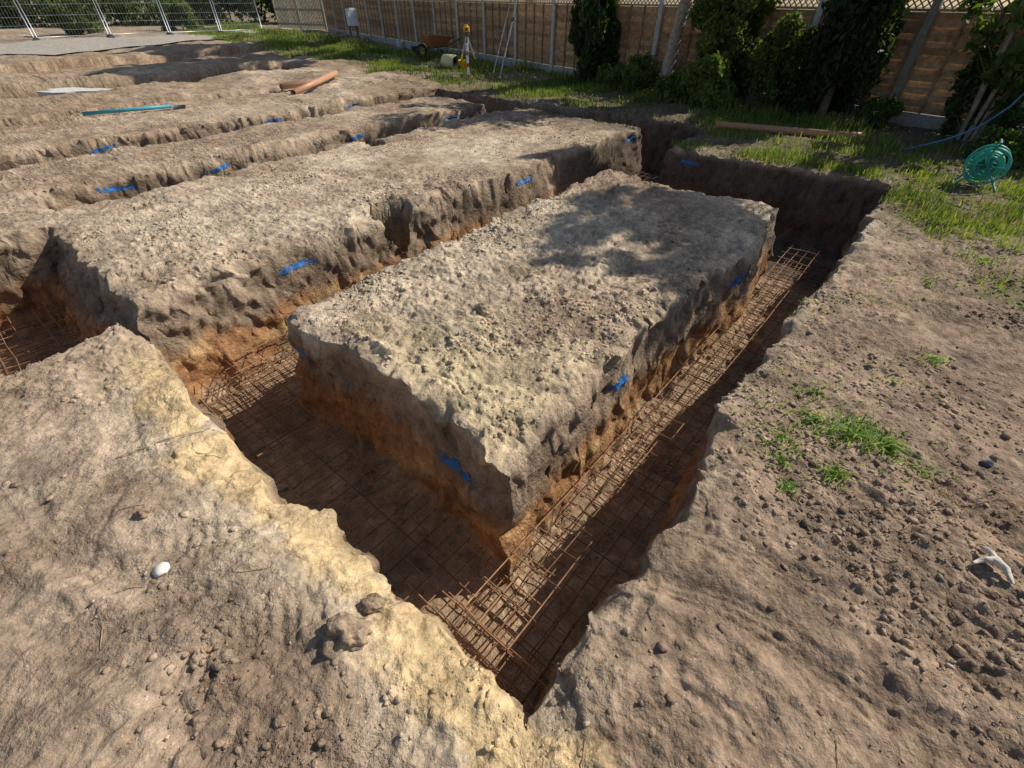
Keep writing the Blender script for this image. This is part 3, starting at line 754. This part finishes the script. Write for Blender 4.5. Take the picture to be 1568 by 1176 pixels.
for q in (-1,1):
    mb.tube([o+f*.62+s*(.06*q)+Z_*.2,o+f*.25+s*(.14*q)+Z_*.26,o-f*.35+s*(.2*q)+Z_*.30,o-f*.95+s*(.27*q)+Z_*.52],.016,8,(.08,.08,.09))
    mb.tube([o-f*.28+s*(.2*q)+Z_*.29,o-f*.34+s*(.2*q),o-f*.16+s*(.18*q)+Z_*.28],.014,6,(.08,.08,.09))
    mb.tube([o-f*.85+s*(.255*q)+Z_*.485,o-f*.98+s*(.275*q)+Z_*.53],.022,8,(.02,.02,.02))
fr_=mb.make("frame",METAL,True)
mb=MB();torus(mb,o+f*.62+Z_*.2,s,.16,.04,(.03,.03,.03),24,8);mb.tube([o+f*.62+Z_*.2-s*.035,o+f*.62+Z_*.2+s*.035],.11,16,(.5,.45,.1))
group("wheelbarrow",[tray,fr_,mb.make("wheel",PLAST,True)])
x,y=-4.16*K,15.2*K;g=gz(x,y);mb=MB();yaw=Vector((.85,.52,0)).normalized();nn=Vector((yaw.y,-yaw.x,0))
mb.box((x,y,g-.1),yaw,nn,Z_,(-.20,-.05,0),(-.12,.03,.75),(.25,.17,.1));mb.box((x,y,g-.1),yaw,nn,Z_,(.12,-.05,0),(.20,.03,.75),(.25,.17,.1))
mb.box((x,y,g-.1),yaw,nn,Z_,(-.28,-.12,.62),(.28,-.052,1.3),(.3,.2,.12))
pb=mb.make("post",WOOD)
mb=MB();mb.box((x,y,g+.55),yaw,nn,Z_,(-.22,-.05,0),(.22,.15,.62),(.80,.82,.82));mb.box((x,y,g+.55),yaw,nn,Z_,(-.19,.151,.03),(.19,.16,.59),(.78,.80,.80));mb.box((x,y,g+.55),yaw,nn,Z_,(.13,.161,.28),(.16,.175,.34),(.1,.1,.1))
group("electric_meter_box",[pb,mb.make("cabinet",PLAST,False,.012)])
mb=MB();x0,y0=-6.05*K,7.5*K;n=26;zc=max(gz(x0+dx,y0+dy) for dx in (-.6,0,.6) for dy in (-.25,0,.25));vs=[Vector((x0,y0,zc+.03))]
for i in range(n):
    a=6.2832*i/n;r=1+.25*math.sin(3*a+1)+.12*math.sin(7*a);vs.append(Vector((x0+.85*r*math.cos(a)+.1*math.sin(a),y0+.34*r*math.sin(a),vs[0].z-.005)))
bsv=[Vector((v.x,v.y,v.z-.25)) for v in vs[1:]]
mb.add(vs+bsv,[(0,i+1,(i+1)%n+1) for i in range(n)]+[(i+1,n+1+i,n+1+(i+1)%n,(i+1)%n+1) for i in range(n)],(.58,.55,.49));mb.make("concrete_patch",CONC)
A_=[np.array(v)*K for v in [(-13.2,5.2),(-10.3,11.3),(-7.6,17.2),(-6.6,19.0)]];B_=[np.array(v)*K for v in [(-20,9.0),(-14.2,13.7),(-9.2,19.6),(-8.2,21.2)]]
vs=[];fs=[];nu,nv=48,12
for i in range(nu):
    t=i/(nu-1)*3;j=min(int(t),2);f=t-j;a=A_[j]*(1-f)+A_[j+1]*f;b=B_[j]*(1-f)+B_[j+1]*f
    for l in range(nv):
        p=a*(1-l/(nv-1))+b*(l/(nv-1));zz=max(gz(p[0]+dx,p[1]+dy) for dx,dy in ((0,0),(.3,0),(-.3,0),(0,.3),(0,-.3)))
        vs.append((p[0],p[1],zz+.03))
for i in range(nu-1):
    for l in range(nv-1): fs.append((i*nv+l,(i+1)*nv+l,(i+1)*nv+l+1,i*nv+l+1))
mb=MB();mb.add(vs,fs,(.42,.37,.30));mb.make("gravel_track",SOIL,True)
HF=[(-17.2,10.4),(-15.7,12.2),(-14.2,13.9),(-12.8,15.4),(-11.6,16.6),(-10.5,17.7),(-9.5,18.85),(-8.6,20.0)]
HF=[np.array(v)*K for v in HF]
wm=MB();fm=MB();ft=MB();G=(.55,.57,.58)
for i in range(len(HF)-1):
    a=V2(HF[i]);b=V2(HF[i+1]);u=(b-a).normalized();L=(b-a).length;z0=.18+gz(a.x,a.y);a.z=z0;nn=Vector((-u.y,u.x,0))
    a+=u*.06;L-=.12
    fm.tube([a-Z_*.15,a+Z_*2.0],.022,6,G);fm.tube([a+u*L-Z_*.15,a+u*L+Z_*2.0],.022,6,G)
    fm.tube([a,a+u*L],.018,6,G);fm.tube([a+Z_*2.0,a+u*L+Z_*2.0],.018,6,G)
    x=.12
    while x<L: wm.tube([a+u*x,a+u*x+Z_*2.0],.004,3,G);x+=.12
    for h in (.25,.5,.8,1.2,1.6,1.85): wm.tube([a+Z_*h,a+u*L+Z_*h],.005,3,G)
for p in HF:
    a=V2(p,gz(p[0],p[1])+.0);d=(V2(HF[4])-V2(HF[3])).normalized();nn=Vector((-d.y,d.x,0))
    ft.box(a,d,nn,Z_,(-.12,-.35,-.05),(.12,.35,.12),(.10,.10,.10));ft.box(a,d,nn,Z_,(-.08,-.28,.121),(.08,.28,.19),(.10,.10,.10))
group("temporary_mesh_fence",[wm.make("wire_mesh",METAL),fm.make("frames",METAL,True),ft.make("feet",CONC,False,.015)])
a=Vector((-8.4*K,21.0*K,0));b=Vector((-6.3*K,19.75*K,0));u=(b-a).normalized();nn=Vector((-u.y,u.x,0));L=(b-a).length;mb=MB()
for x in (0,L*.5-.08,L*.5+.08,L): mb.box(a,u,nn,Z_,(x-.05,-.05,-.1),(x+.05,.05,1.9),(.40,.33,.24))
for h in (.3,1.0,1.6): mb.box(a,u,nn,Z_,(.05,-.03,h),(L-.05,.0,h+.09),(.38,.30,.21))
x=.1
while x<L-.1:
    if abs(x-L*.5)>.15: mb.box(a,u,nn,Z_,(x,-.052,.12),(x+.085,-.031,1.78),(.40*random.uniform(.7,1.1),.31,.21))
    x+=.13
mb.make("wooden_gate",WOOD)
# ------------------------------------------------------------------ camera, light
cam=bpy.data.cameras.new("camera");co_=bpy.data.objects.new("camera",cam);SC.collection.objects.link(co_)
co_.location=(0,0,K);co_.rotation_euler=(math.radians(90-40.4),0,0);cam.sensor_width=36;cam.lens=16.12;cam.clip_end=600;cam.clip_start=.02
SC.camera=co_
sl=bpy.data.lights.new("sun",'SUN');sl.energy=5.0;sl.angle=math.radians(.5);sl.color=(1,.96,.88)
so=bpy.data.objects.new("sun",sl);SC.collection.objects.link(so);so.rotation_euler=(-SD).to_track_quat('-Z','Y').to_euler()
w=bpy.data.worlds.new("World");SC.world=w;w.use_nodes=True;nt=w.node_tree
sk=nt.nodes.new("ShaderNodeTexSky");sk.sky_type='NISHITA';sk.sun_disc=False;sk.sun_elevation=EL;sk.sun_rotation=math.radians(90)-AZ
bg=nt.nodes["Background"];bg.inputs[1].default_value=.10;nt.links.new(sk.outputs[0],bg.inputs[0])
SC.view_settings.view_transform='Standard'
try: SC.view_settings.look='None'
except: pass
SC.view_settings.exposure=0
